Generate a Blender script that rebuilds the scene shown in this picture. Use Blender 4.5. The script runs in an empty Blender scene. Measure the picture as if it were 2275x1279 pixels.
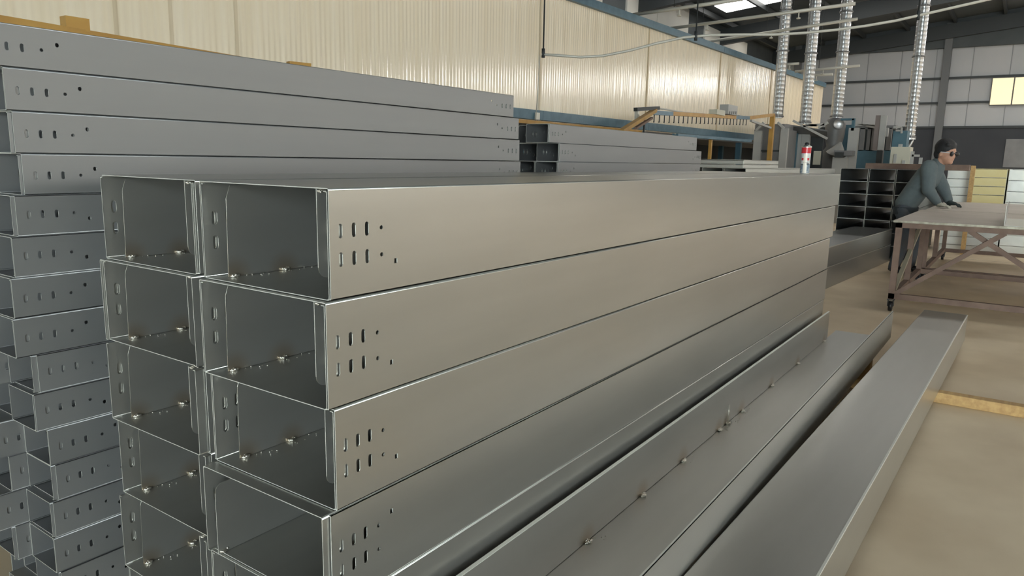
import bpy, bmesh, math, random
from mathutils import Vector, Matrix
from mathutils.geometry import tessellate_polygon
random.seed(7)
PI = math.pi
sc = bpy.context.scene
col = sc.collection

# ------------------------------------------------------------------ camera
IW, IH, FPX = 2275, 1279, 1609.19
CAM = Vector((-0.8478, -0.9810, 1.3037))
YAW, PITCH, ROLL = 0.609233, 0.175910, 0.0194235
fw = Vector((math.cos(YAW)*math.cos(PITCH), math.sin(YAW)*math.cos(PITCH), -math.sin(PITCH)))
r0 = fw.cross(Vector((0, 0, 1))).normalized()
u0 = r0.cross(fw)
rt = r0*math.cos(ROLL) + u0*math.sin(ROLL)
up = u0*math.cos(ROLL) - r0*math.sin(ROLL)
cd = bpy.data.cameras.new('camera')
cd.sensor_fit = 'HORIZONTAL'; cd.sensor_width = 36.0; cd.lens = FPX*36.0/IW
cd.clip_start = 0.05; cd.clip_end = 200
cam = bpy.data.objects.new('camera', cd); col.objects.link(cam)
m = Matrix((rt, up, -fw)).transposed().to_4x4(); m.translation = CAM
cam.matrix_world = m
sc.camera = cam

# ------------------------------------------------------------------ world, exposure
w = bpy.data.worlds.new('world'); sc.world = w; w.use_nodes = True
w.node_tree.nodes['Background'].inputs[0].default_value = (0.75, 0.82, 0.9, 1)
w.node_tree.nodes['Background'].inputs[1].default_value = 1.0
sc.view_settings.view_transform = 'Standard'
sc.view_settings.look = 'None'
sc.view_settings.gamma = 1.0
sc.view_settings.use_curve_mapping = False
sc.view_settings.exposure = 0.61
sc.cycles.sample_clamp_indirect = 4.0; sc.cycles.blur_glossy = 1.0; sc.cycles.caustics_refractive = False
SKY_E, WIN_E, DOOR_E, FARW_E = 3.6, 2.2, 13.0, 14.0        # daylight through skylights, windows, rear doorway

# ------------------------------------------------------------------ pixel helpers (a pixel is only a direction)
def ray(x, y): return fw + rt*((x-IW/2)/FPX) - up*((y-IH/2)/FPX)
def onX(x, y, X): d = ray(x, y); return CAM + d*((X-CAM.x)/d.x)
def onY(x, y, Y): d = ray(x, y); return CAM + d*((Y-CAM.y)/d.y)
def onZ(x, y, Z): d = ray(x, y); return CAM + d*((Z-CAM.z)/d.z)

# ------------------------------------------------------------------ materials
MATS = {}
def mat(name, c, rough=.5, metal=0.0, c2=None, scale=6.0, stretch=(1, 1, 1), bump=0.0, rvar=0.0, emit=0.0, coat=0.0, detail=4, lo=.35, hi=.7):
    if name in MATS: return MATS[name]
    M = bpy.data.materials.new(name); M.use_nodes = True; nt = M.node_tree
    b = nt.nodes['Principled BSDF']
    b.inputs['Base Color'].default_value = (*c, 1)
    b.inputs['Roughness'].default_value = rough
    b.inputs['Metallic'].default_value = metal
    b.inputs['Coat Weight'].default_value = coat; b.inputs['Coat Roughness'].default_value = .12
    if emit:
        b.inputs['Emission Color'].default_value = (*c, 1)
        b.inputs['Emission Strength'].default_value = emit
    if c2 or bump or rvar:
        tc = nt.nodes.new('ShaderNodeTexCoord'); mp = nt.nodes.new('ShaderNodeMapping')
        mp.inputs['Scale'].default_value = stretch
        nz = nt.nodes.new('ShaderNodeTexNoise'); nz.inputs['Scale'].default_value = scale; nz.inputs['Detail'].default_value = detail
        nt.links.new(tc.outputs['Object'], mp.inputs[0]); nt.links.new(mp.outputs[0], nz.inputs['Vector'])
        if c2:
            rp = nt.nodes.new('ShaderNodeValToRGB')
            rp.color_ramp.elements[0].position = lo; rp.color_ramp.elements[0].color = (*c, 1)
            rp.color_ramp.elements[1].position = hi; rp.color_ramp.elements[1].color = (*c2, 1)
            nt.links.new(nz.outputs['Fac'], rp.inputs[0]); nt.links.new(rp.outputs[0], b.inputs['Base Color'])
        if rvar:
            mr = nt.nodes.new('ShaderNodeMapRange')
            mr.inputs['To Min'].default_value = rough-rvar; mr.inputs['To Max'].default_value = rough+rvar
            nt.links.new(nz.outputs['Fac'], mr.inputs[0]); nt.links.new(mr.outputs[0], b.inputs['Roughness'])
        if bump:
            bp = nt.nodes.new('ShaderNodeBump'); bp.inputs['Strength'].default_value = bump; bp.inputs['Distance'].default_value = .01
            nt.links.new(nz.outputs['Fac'], bp.inputs['Height']); nt.links.new(bp.outputs[0], b.inputs['Normal'])
    MATS[name] = M
    return M

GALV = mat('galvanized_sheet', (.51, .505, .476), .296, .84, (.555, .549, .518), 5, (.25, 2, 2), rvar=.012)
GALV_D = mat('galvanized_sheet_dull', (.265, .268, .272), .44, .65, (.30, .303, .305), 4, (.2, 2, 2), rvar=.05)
GALV_L = mat('galvanized_sheet_light', (.62, .62, .58), .42, .6, (.68, .67, .62), 4, (.2, 2, 2), rvar=.05)
WELD = mat('weld_metal', (.80, .76, .68), .32, .95)
STEELEDGE = mat('bright_steel', (.7, .7, .66), .3, .9)
CONC = mat('concrete', (.64, .505, .345), .62, 0, (.81, .67, .485), 1.6, bump=.2, rvar=.12, detail=9)
CREAM = mat('cream_panel_paint', (.86, .735, .53), .24, 0, (.92, .81, .62), 1.0, (14, 14, .12), rvar=.05, coat=1.0)
RUSTY = mat('cream_panel_stain', (.64, .52, .34), .4, 0, (.74, .63, .46), 1.0, (14, 14, .12))
BLUE = mat('blue_beam_paint', (.07, .14, .19), .4, .1, (.11, .20, .26), 7, rvar=.1)
YELLOW = mat('yellow_rail_paint', (.50, .29, .07), .45, .1, (.40, .21, .05), 6)
WOOD = mat('timber', (.56, .36, .15), .7, 0, (.42, .25, .10), 5, (1, 8, 8), bump=.2)
RUST = mat('brown_primer_steel', (.165, .105, .08), .65, .1, (.22, .145, .11), 9)
TABLETOP = mat('table_plate', (.46, .40, .34), .5, .15, (.54, .47, .41), 3)
DARK = mat('dark_steel', (.035, .04, .042), .5, .2)
ROOFM = mat('roof_sheet_dark', (.055, .065, .07), .6, .1, (.075, .085, .09), 2)
WALLG = mat('wall_sheet_grey', (.37, .38, .395), .45, .1, (.43, .43, .44), .6, (1, 1, .3), rvar=.08)
WALLL = mat('wall_sheet_light', (.60, .58, .53), .55, 0, (.66, .64, .58), .8)
WALLD = mat('wall_dado_dark', (.022, .025, .033), .6, 0, (.033, .036, .043), .8)
GREY = mat('machine_grey', (.17, .17, .175), .5, .2, (.21, .21, .21), 3)
LGREY = mat('machine_light_grey', (.38, .38, .37), .5, .1, (.43, .43, .41), 3)
TEAL = mat('machine_blue', (.06, .13, .175), .5, .1, (.08, .17, .22), 3)
BEIGE = mat('cabinet_beige', (.56, .54, .44), .5)
SPIRAL = mat('duct_galvanized', (.55, .56, .57), .33, .9)
PIPE = mat('pipe_paint', (.55, .53, .47), .4, .1)
PALEY = mat('pale_yellow_film', (.68, .58, .27), .5, .1, (.72, .63, .33), 4)
SKYL = mat('skylight_panel', (1.0, .985, .94), .5, emit=SKY_E)
WINL = mat('window_daylight', (1.0, .97, .90), .5, emit=WIN_E)
DOORL = mat('doorway_daylight', (.82, .94, .97), .5, emit=DOOR_E)
FARL = mat('far_window_daylight', (1.0, .97, .92), .5, emit=FARW_E)
WINF = mat('window_film_cream', (.85, .74, .46), .5, emit=.55)
BLACK = mat('black_plastic', (.012, .012, .014), .4)

def scorched(name, pts, r):
    M = GALV.copy(); M.name = name; nt = M.node_tree; b = nt.nodes['Principled BSDF']
    tc = nt.nodes.new('ShaderNodeTexCoord'); prev = None
    for p in pts:
        d = nt.nodes.new('ShaderNodeVectorMath'); d.operation = 'DISTANCE'; d.inputs[1].default_value = p
        nt.links.new(tc.outputs['Object'], d.inputs[0])
        mr = nt.nodes.new('ShaderNodeMapRange'); mr.interpolation_type = 'SMOOTHSTEP'
        mr.inputs['From Min'].default_value = r; mr.inputs['From Max'].default_value = .004
        mr.inputs['To Min'].default_value = 0; mr.inputs['To Max'].default_value = .7
        nt.links.new(d.outputs['Value'], mr.inputs[0])
        if prev is None: prev = mr.outputs[0]
        else:
            mx = nt.nodes.new('ShaderNodeMath'); mx.operation = 'MAXIMUM'
            nt.links.new(prev, mx.inputs[0]); nt.links.new(mr.outputs[0], mx.inputs[1]); prev = mx.outputs[0]
    mix = nt.nodes.new('ShaderNodeMix'); mix.data_type = 'RGBA'; mix.inputs[7].default_value = (.40, .31, .21, 1)
    src = b.inputs['Base Color'].links[0].from_socket
    nt.links.new(src, mix.inputs[6]); nt.links.new(prev, mix.inputs[0]); nt.links.new(mix.outputs[2], b.inputs['Base Color'])
    return M
CUT_GLINT = mat('cut_edge_glint', (.78, .78, .72), .45, .35)  # raw cut edges; the pale tone also paints in the light they catch

# ------------------------------------------------------------------ mesh builder
class MB:
    def __init__(s, cut=None): s.v = []; s.f = []; s.sm = []; s.cut = cut
    def add(s, vs, fs, smooth=False):
        n = len(s.v); s.v += [Vector(p) for p in vs]
        s.f += [tuple(i+n for i in f) for f in fs]; s.sm += [smooth]*len(fs); return s
    def box(s, x0, y0, z0, x1, y1, z1):
        x0, x1 = sorted((x0, x1)); y0, y1 = sorted((y0, y1)); z0, z1 = sorted((z0, z1))
        return s.add([(x0,y0,z0),(x1,y0,z0),(x1,y1,z0),(x0,y1,z0),(x0,y0,z1),(x1,y0,z1),(x1,y1,z1),(x0,y1,z1)],
                     [(0,3,2,1),(4,5,6,7),(0,1,5,4),(1,2,6,5),(2,3,7,6),(3,0,4,7)])
    def bar(s, p, q, w_, h_, upv=(0, 0, 1)):
        p = Vector(p); q = Vector(q); d = (q-p).normalized(); U = Vector(upv)
        a = d.cross(U)
        if a.length < 1e-4: a = d.cross(Vector((1, 0, 0)))
        a.normalize(); b = a.cross(d)
        a *= w_/2; b *= h_/2
        return s.add([p-a-b, p+a-b, p+a+b, p-a+b, q-a-b, q+a-b, q+a+b, q-a+b],
                     [(0,1,2,3),(7,6,5,4),(0,4,5,1),(1,5,6,2),(2,6,7,3),(3,7,4,0)])
    def cyl(s, p, q, r, r2=None, n=16, cap=True):
        p = Vector(p); q = Vector(q); r2 = r if r2 is None else r2
        d = (q-p).normalized(); a = d.orthogonal().normalized(); b = d.cross(a)
        c = [(math.cos(2*PI*k/n), math.sin(2*PI*k/n)) for k in range(n)]
        vs = [p+(a*x+b*y)*r for x, y in c] + [q+(a*x+b*y)*r2 for x, y in c]
        s.add(vs, [(k, (k+1) % n, n+(k+1) % n, n+k) for k in range(n)], True)
        if cap:
            s.add(vs, [tuple(range(n-1, -1, -1)), tuple(range(n, 2*n))])
        return s
    def lathe(s, base, prof, n=20, axis=(0, 0, 1)):
        base = Vector(base); d = Vector(axis).normalized(); a = d.orthogonal().normalized(); b = d.cross(a)
        vs = []
        for r, z in prof:
            vs += [base + d*z + (a*math.cos(2*PI*k/n)+b*math.sin(2*PI*k/n))*r for k in range(n)]
        fs = [(i*n+k, i*n+(k+1) % n, (i+1)*n+(k+1) % n, (i+1)*n+k) for i in range(len(prof)-1) for k in range(n)]
        return s.add(vs, fs, True)
    def tube(s, pts, r, n=10):
        pts = [Vector(p) for p in pts]; vs = []; a = None
        for i, p in enumerate(pts):
            d = (pts[min(i+1, len(pts)-1)] - pts[max(i-1, 0)]).normalized()
            a = d.orthogonal().normalized() if a is None else (a - d*a.dot(d)).normalized()
            b = d.cross(a)
            vs += [p+(a*math.cos(2*PI*k/n)+b*math.sin(2*PI*k/n))*r for k in range(n)]
        fs = [(i*n+k, i*n+(k+1) % n, (i+1)*n+(k+1) % n, (i+1)*n+k) for i in range(len(pts)-1) for k in range(n)]
        s.add(vs, fs, True)
        m_ = len(pts)-1
        return s.add(vs, [tuple(range(n-1, -1, -1)), tuple(range(m_*n, m_*n+n))])
    def ball(s, c, r, n=12, m_=8, sx=(1, 1, 1), R=None):
        c = Vector(c); vs = []; fs = []
        for i in range(m_+1):
            th = PI*i/m_
            for k in range(n):
                p = Vector((math.sin(th)*math.cos(2*PI*k/n)*sx[0], math.sin(th)*math.sin(2*PI*k/n)*sx[1], math.cos(th)*sx[2]))*r
                vs.append(c + (R @ p if R else p))
        for i in range(m_):
            for k in range(n):
                fs.append((i*n+k, (i+1)*n+k, (i+1)*n+(k+1) % n, i*n+(k+1) % n))
        return s.add(vs, fs, True)
    def plate(s, outer, holes, O, ux, uy, t):
        """flat sheet with real holes: outer and holes in (u,v); thickness t against the normal ux x uy"""
        O = Vector(O); ux = Vector(ux); uy = Vector(uy); nn = ux.cross(uy).normalized()
        loops = [outer]+holes
        flat = [p for l in loops for p in l]
        tri = tessellate_polygon([[Vector((p[0], p[1], 0)) for p in l] for l in loops])
        P = [O+ux*p[0]+uy*p[1] for p in flat]; N = len(P)
        vs = P+[p-nn*t for p in P]; fs = []
        for a, b, c in tri:
            A, B, Cc = flat[a], flat[b], flat[c]
            ar = (B[0]-A[0])*(Cc[1]-A[1])-(B[1]-A[1])*(Cc[0]-A[0])
            if ar < 0: a, c = c, a
            fs += [(a, b, c), (N+c, N+b, N+a)]
        k = 0
        for l in loops:
            L = len(l)
            for i in range(L):
                a, b = k+i, k+(i+1) % L
                fs.append((a, N+a, N+b, b))
            k += L
        return s.add(vs, fs)
    def strip(s, pts, nrm, x0, x1, t, smooth=True):
        """sheet following a (y,z) path with given unit normals, extruded along x"""
        n = len(pts); vs = []
        for x in (x0, x1):
            for (y, z), (ny, nz) in zip(pts, nrm): vs.append((x, y, z))
            for (y, z), (ny, nz) in zip(pts, nrm): vs.append((x, y-ny*t, z-nz*t))
        fs = []
        for i in range(n-1):
            fs.append((i, 2*n+i, 2*n+i+1, i+1)); fs.append((n+i, n+i+1, 3*n+i+1, 3*n+i))
        s.add(vs, fs, smooth)
        return s.add(vs, [(i, i+1, n+i+1, n+i) for i in range(n-1)] + [(2*n+i, 3*n+i, 3*n+i+1, 2*n+i+1) for i in range(n-1)] +
                     [(0, n, 3*n, 2*n), (n-1, 3*n-1, 4*n-1, 2*n-1)])
    def mesh(s, name, mt, off=None):
        me = bpy.data.meshes.new(name)
        o = Vector(off) if off is not None else Vector()
        me.from_pydata([p-o for p in s.v], [], s.f)
        me.polygons.foreach_set('use_smooth', s.sm)
        me.materials.append(mt); me.update()
        bm = bmesh.new(); bm.from_mesh(me)
        bmesh.ops.remove_doubles(bm, verts=bm.verts, dist=1e-6)
        bmesh.ops.recalc_face_normals(bm, faces=bm.faces)
        if s.cut is not None:
            me.materials.append(CUT_GLINT)
            for f in bm.faces:
                xs_ = [v.co.x for v in f.verts]
                if max(xs_)-min(xs_) < 1e-5 or (s.cut and max(xs_) < s.cut): f.material_index = 1
        bm.to_mesh(me); bm.free()
        return me
    def build(s, name, mt, parent=None):
        me = s.mesh(name, mt, parent.location if parent is not None else None)
        return link(name, me, parent)

def link(name, me, parent=None):
    o = bpy.data.objects.new(name, me); col.objects.link(o)
    if parent is not None: o.parent = parent
    return o
def tag(o, label=None, cat=None, group=None, kind=None):
    if label: o['label'] = label
    if cat: o['category'] = cat
    if group: o['group'] = group
    if kind: o['kind'] = kind
    return o
def thing(name, label, cat, loc=(0, 0, 0), group=None):
    o = bpy.data.objects.new(name, None); col.objects.link(o); o.location = loc
    o.empty_display_size = .1
    return tag(o, label, cat, group)
def bevel(o, wd=.003, seg=2):
    b = o.modifiers.new('bevel', 'BEVEL'); b.width = wd; b.segments = seg; b.limit_method = 'ANGLE'
    return o
def struct(o): o['kind'] = 'structure'; return o
ORD = ['topmost', 'second from top', 'third from top', 'fourth from top', 'fifth from top', 'sixth from top', 'seventh from top', 'eighth from top',
       'ninth from top', 'tenth from top', 'eleventh from top', 'twelfth from top', 'thirteenth from top', 'fourteenth from top', 'fifteenth from top', 'bottom']

# ------------------------------------------------------------------ the hall
XB, XF, YL, YR = -9.0, 28.0, 7.3, -17.0
RIDGE = -5.0
def roofz(y): return 5.5 + (min(7.3-y, y+17.3) if True else 0)*.105
fl = MB().box(XB, YR, -.12, XF, YL, 0).build('floor', CONC); struct(fl)
# shallow saw-cut joints in the slab, kept as strips of darker filler
jm = mat('joint_filler', (.16, .13, .095), .8)
for k, (a, b) in enumerate([((XB, 1.62), (-.15, 1.62)), ((-.9, YR), (-.9, YL)), ((11.5, YR), (11.5, 4.5))]):
    j = MB(); j.bar((a[0], a[1], .0005), (b[0], b[1], .0005), .006, .001); j.build('floor_joint', jm, fl)

# far wall: sheets between girts and columns, dark dado below
wf = struct(MB().box(XF+.06, YR, 0, XF+.25, YL, 6.9).build('wall_far', WALLG))
for j, (z0, z1) in enumerate(((2.66, 3.42), (3.46, 4.22), (4.26, 5.25))):
    y = YL-.1; k = 0
    while y > -9:
        y2 = y-1.05
        MB().box(XF+.02+.004*((k+j) % 2), y2+.012, z0, XF+.06, y-.012, z1).build('wall_panel', WALLG, wf)
        y = y2; k += 1
MB().box(XF-.01, YR, 0, XF+.06, YL, 2.62).build('dado', WALLD, wf)
for z in (2.64, 3.44, 4.24):
    MB().box(XF-.06, YR, z-.035, XF+.06, YL, z+.035).build('girt', DARK, wf)
for y in (6.4, 1.63, -3.2, -8.0):
    MB().box(XF-.2, y-.11, 0, XF+.02, y+.11, 6.0).build('column', mat('column_grey', (.12, .125, .13), .5), wf)
MB().box(XF-.15, YR, 5.2, XF+.06, YL, 6.9).build('eave_beam', ROOFM, wf)
MB().box(XF-.05, -.9, 1.35, XF-.01, -.30, 2.25).build('door_panel', GREY, wf)
# far window with cream film
a = onX(2205, 172, XF-.1); b = onX(2330, 232, XF-.1)
wn = MB().box(XF-.09, b.y, b.z, XF-.05, a.y, a.z).build('window_1', mat('window_frame_dark', (.1, .1, .1), .5)); struct(wn)
yy = [a.y, onX(2251, 200, XF-.1).y, b.y]
for k in range(2):
    MB().box(XF-.105, yy[k+1]+.02, b.z+.03, XF-.09, yy[k]-.02, a.z-.03).build('pane', WINF, wn)

for q_ in range(4):
    y1_ = -2.6-2.1*q_
    wn = struct(MB().box(XF-.09, y1_-1.6, 4.30, XF-.05, y1_, 5.15).build('window_%d' % (20+q_), LGREY))
    for k in range(2):
        MB().box(XF-.105, y1_-.78-.8*k, 4.34, XF-.09, y1_-.04-.8*k, 5.11).build('pane', FARL, wn)
# left wall behind the oven
wl = struct(MB().box(XB, YL, 0, XF, YL+.2, 6.0).build('wall_left', ROOFM))
def lw(x0, x1, z0, z1, mt):
    MB().box(x0, YL-.05, z0, x1, YL, z1).build('wall_panel', mt, wl)
xs = [onY(px_, 40, YL-.05).x for px_ in (1200, 1280, 1337)]
lw(-6, xs[1]-.2, 3.4, 5.6, WALLL); lw(xs[1], xs[2], 3.4, 5.6, WALLL)
xs = [onY(px_, 50, YL-.05).x for px_ in (1392, 1460, 1530, 1568, 1664, 1697)]
lw(xs[0], xs[1]-.02, 3.4, 5.6, WALLL); lw(xs[1], xs[2], 3.4, 5.6, WALLL); lw(xs[3], xs[4], 3.4, 5.3, WALLL)
wd_ = MB().box(xs[5], YL-.08, 3.55, xs[5]+1.9, YL-.04, 4.75).build('window_2', mat('window_frame_dark', (.1, .1, .1), .5)); struct(wd_)
MB().box(xs[5]+.05, YL-.10, 3.6, xs[5]+.92, YL-.08, 4.7).build('pane', WINF, wd_)
MB().box(xs[5]+.98, YL-.10, 3.6, xs[5]+1.85, YL-.08, 4.7).build('pane', WINF, wd_)

# right wall with a high window band, rear wall with a wide open doorway
wr = struct(MB().box(XB, YR-.2, 0, XF, YR, 6.0).build('wall_right', WALLL))
n_w = 3
for x in [-6+4.2*k for k in range(8)]:
    o = struct(MB().box(x, YR, 2.3, x+3.4, YR+.05, 5.0).build('window_%d' % n_w, LGREY)); n_w += 1
    for k in range(3):
        MB().box(x+.08+1.1*k, YR+.05, 2.38, x+1.1+1.1*k, YR+.06, 4.92).build('pane', WINL, o)
wb = struct(MB().box(XB-.2, YR, 0, XB, YL, 6.9).build('wall_back', WALLL))
d1 = struct(MB().box(XB, -11.2, 0, XB+.06, -3.2, 4.2).build('door_1', LGREY))
for k in range(4):
    MB().box(XB+.06, -11.1+2*k, .1, XB+.07, -9.3+2*k, 4.1).build('daylit_opening', DOORL, d1)

# roof: sheets, rafters, purlins, skylight strips
rf = MB()
for x0, x1 in ((XB, XF),):
    for ya, yb in ((YL+.2, RIDGE), (RIDGE, YR-.2)):
        za, zb = roofz(ya), roofz(yb)
        rf.add([(x0, ya, za), (x1, ya, za), (x1, yb, zb), (x0, yb, zb), (x0, ya, za+.1), (x1, ya, za+.1), (x1, yb, zb+.1), (x0, yb, zb+.1)],
               [(0,3,2,1),(4,5,6,7),(0,1,5,4),(1,2,6,5),(2,3,7,6),(3,0,4,7)])
roof = struct(rf.build('ceiling', ROOFM))
sk = 0
for x in (6.0, 10.3, 14.5, 19.5, 23.2):
    for ya, yb in {14.5: ((6.6, 4.2),), 19.5: ((6.6, -4.2),), 23.2: ((6.6, -4.2),), 10.3: ((1.2, -4.4),), 6.0: ((-.6, -4.4),)}.get(x, ()) + (((-5.8, -15.5),) if x > 6 else ()):
        za, zb = roofz(ya)-.02, roofz(yb)-.02
        MB().add([(x, ya, za), (x+1.0, ya, za), (x+1.0, yb, zb), (x, yb, zb), (x, ya, za+.012), (x+1.0, ya, za+.012), (x+1.0, yb, zb+.012), (x, yb, zb+.012)],
                 [(0,3,2,1),(4,5,6,7),(0,1,5,4),(1,2,6,5),(2,3,7,6),(3,0,4,7)]).build('skylight', SKYL, roof)
for x in [-7.0+5.8*k for k in range(7)]:
    for ya, yb in ((YL, RIDGE), (RIDGE, YR)):
        MB().bar((x, ya, roofz(ya)-.38), (x, yb, roofz(yb)-.38), .2, .45).build('rafter', DARK, roof)
y = YL-.4
while y > YR+.3:
    MB().bar((XB, y, roofz(y)-.09), (XF, y, roofz(y)-.09), .07, .13).build('purlin', DARK, roof)
    y -= 1.35

# ------------------------------------------------------------------ curing oven wall
AW = math.radians(-2.04); OW = Vector((8.9, 5.0, 0)); DW = Vector((math.cos(AW), math.sin(AW), 0)); NW = Vector((DW.y, -DW.x, 0))   # NW points to the viewer
def W(s_, z, off=0.0): return OW + DW*s_ + NW*off + Vector((0, 0, z))
def onW(x, y, off=0.0):
    d = ray(x, y); P = OW+NW*off; t = (P-CAM).dot(NW)/d.dot(NW); p = CAM+d*t
    return (p-OW).dot(DW), p.z
S0, S1 = -12.0, 14.72
oven = thing('curing_oven', 'long cream ribbed curing oven with blue beams along the left side', 'oven', W(1, 0))
jo = -.549
edges = [S0] + [jo+3.422*k for k in range(0, 5)] + [S1]
for i in range(len(edges)-1):
    a, b = edges[i]+.012, edges[i+1]-.012
    n = max(2, int((b-a)/.0155)); mb = MB(); vs = []
    for k in range(n+1):
        s_ = a+(b-a)*k/n
        o_ = .0030*math.sin(s_*2*PI/.062) + .0016*math.sin(s_*2*PI/.31+1.3*i) + .0008*math.sin(s_*47.0)
        if k in (0, n): o_ = -.03
        for z in (1.86, 3.70): vs.append(W(s_, z, o_))
    mb.add(vs, [(2*k, 2*k+2, 2*k+3, 2*k+1) for k in range(n)], True)
    mb.build('wall_panel', CREAM, oven)
MB().add([W(S0, 1.8, -.04), W(S1, 1.8, -.04), W(S1, 1.8, -2.0), W(S0, 1.8, -2.0), W(S0, 3.72, -.04), W(S1, 3.72, -.04), W(S1, 3.72, -2.0), W(S0, 3.72, -2.0)],
         [(0,3,2,1),(4,5,6,7),(0,1,5,4),(1,2,6,5),(2,3,7,6),(3,0,4,7)]).build('oven_body', GREY, oven)
for i in range(len(edges)-1):
    a, b = edges[i]+.004, edges[i+1]-.004
    MB().bar(W(a, 3.735, .02), W(b, 3.735, .02), .10, .125).build('top_beam', BLUE, oven)
    MB().bar(W(a, 1.945, .03), W(b, 1.945, .03), .10, .135).build('bottom_beam', BLUE, oven)
for s_ in edges[1:-1]:
    MB().bar(W(s_, 2.0, .006), W(s_, 3.68, .006), .03, .012, NW).build('joint_strip', RUSTY, oven)
MB().bar(W(S0, 1.835, .06), W(2.6, 1.835, .06), .05, .05).build('lower_rail', YELLOW, oven)
for s_ in [S0+.3+3.3*k for k in range(8)]+[S1-.2]:
    MB().bar(W(s_, 0, -.12), W(s_, 1.82, -.12), .12, .12).build('leg', TEAL, oven)
    MB().bar(W(s_, 0, -1.85), W(s_, 1.82, -1.85), .12, .12).build('leg', TEAL, oven)
# dark sheet standing in for the shade of the void under the oven
MB().bar(W(S0, .9, -2.05), W(S1, .9, -2.05), .05, 1.8).build('shade_sheet', DARK, oven)
# stain drips from the top beam
for px_ in (258, 380, 525):
    s_, z = onW(px_, 60)
    MB().bar(W(s_, 2.1, .0036), W(s_, 3.66, .0036), .035, .001, NW).build('stain_streak', RUSTY, oven)
tg = thing('white_tag', 'small white sprayed joint cover on the blue beam', 'cover', W(-.60, 1.9, .09))
s_, z = onW(1192, 258, .085)
MB().box(-.05, -.012, -.05, .05, .012, .05).build('plate', mat('white_paint', (.8, .78, .7), .5)).parent = tg
tg.location = W(s_, z, .1)
rope = MB().tube([onY(1200, 122, 4.6), onY(1196, 180, 4.62), onY(1190, 268, 4.7)], .006, 6).build('hanging_rope', PIPE)
tag(rope, 'thin pale rope hanging from the curved track down the oven wall', 'rope')

# ------------------------------------------------------------------ overhead track, sprinkler pipes, drop rods
XT = 7.6
ctrl = [(1203, 121), (1240, 123), (1290, 127), (1340, 124), (1400, 112), (1460, 96), (1520, 83), (1580, 78), (1650, 77), (1720, 77), (1790, 73), (1860, 66), (1920, 58), (1990, 46), (2060, 30), (2130, 14), (2200, -2), (2300, -26)]
def xt(px_): return 6.4 + (px_-1203)/1100*3.0
tr = MB().tube([onX(a, b, xt(a)) for a, b in ctrl], .015, 10).build('curved_track', PIPE)
tag(tr, 'pale curved pipe track sweeping overhead across the hall', 'pipe')
for k, (a, b) in enumerate(((1207, 118), (1546, 80), (2040, 34))):
    p = onX(a, b, xt(a))
    o = MB().cyl((p.x, p.y, p.z-.03), (p.x, p.y, roofz(p.y)-.05), .009, n=8).cyl((p.x, p.y, p.z-.05), (p.x, p.y, p.z+.05), .02, n=8).build('drop_rod', DARK)
    tag(o, ('thin rod holding the left end of the curved track', 'thin rod holding the curved track above the oven beam', 'thin rod holding the curved track beside the rightmost duct')[k], 'rod')
specs = [((1405, 33), (1650, -2), 11.5, 'pale sprinkler pipe highest over the oven'),
         ((1490, 63), (1900, 8), 13.0, 'pale sprinkler pipe passing the first silver duct'),
         ((1575, 92), (1905, 42), 15.0, 'pale sprinkler pipe just above the oven end'),
         ((1738, 143), (1775, 141), 17.2, 'short white pipe behind the first two ducts'),
         ((1766, 159), (1910, 146), 17.6, 'long white pipe behind the second and third ducts'),
         ((1785, 168), (1850, 165), 17.75, 'low white pipe behind the third duct')]
for (a, b, X, lab) in specs:
    p, q = onX(*a, X), onX(*b, X)
    t = thing('sprinkler_pipe', lab, 'pipe', p, 'overhead sprinkler pipes')
    MB().cyl(p, q, .03, n=10).build('pipe', PIPE, t)
    L = (q-p).length; n = max(1, int(L/1.6))
    for k in range(n):
        c = p.lerp(q, (k+.45)/n)
        MB().cyl(c, c-Vector((0, 0, .11)), .012, n=8).cyl(c-Vector((0, 0, .11)), c-Vector((0, 0, .13)), .035, n=10).build('sprinkler_head', PIPE, t)
        MB().cyl(c+Vector((0, .1, 0)), (c.x, c.y+.1, roofz(c.y)-.05), .006, n=6).build('hanger', DARK, t)

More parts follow.
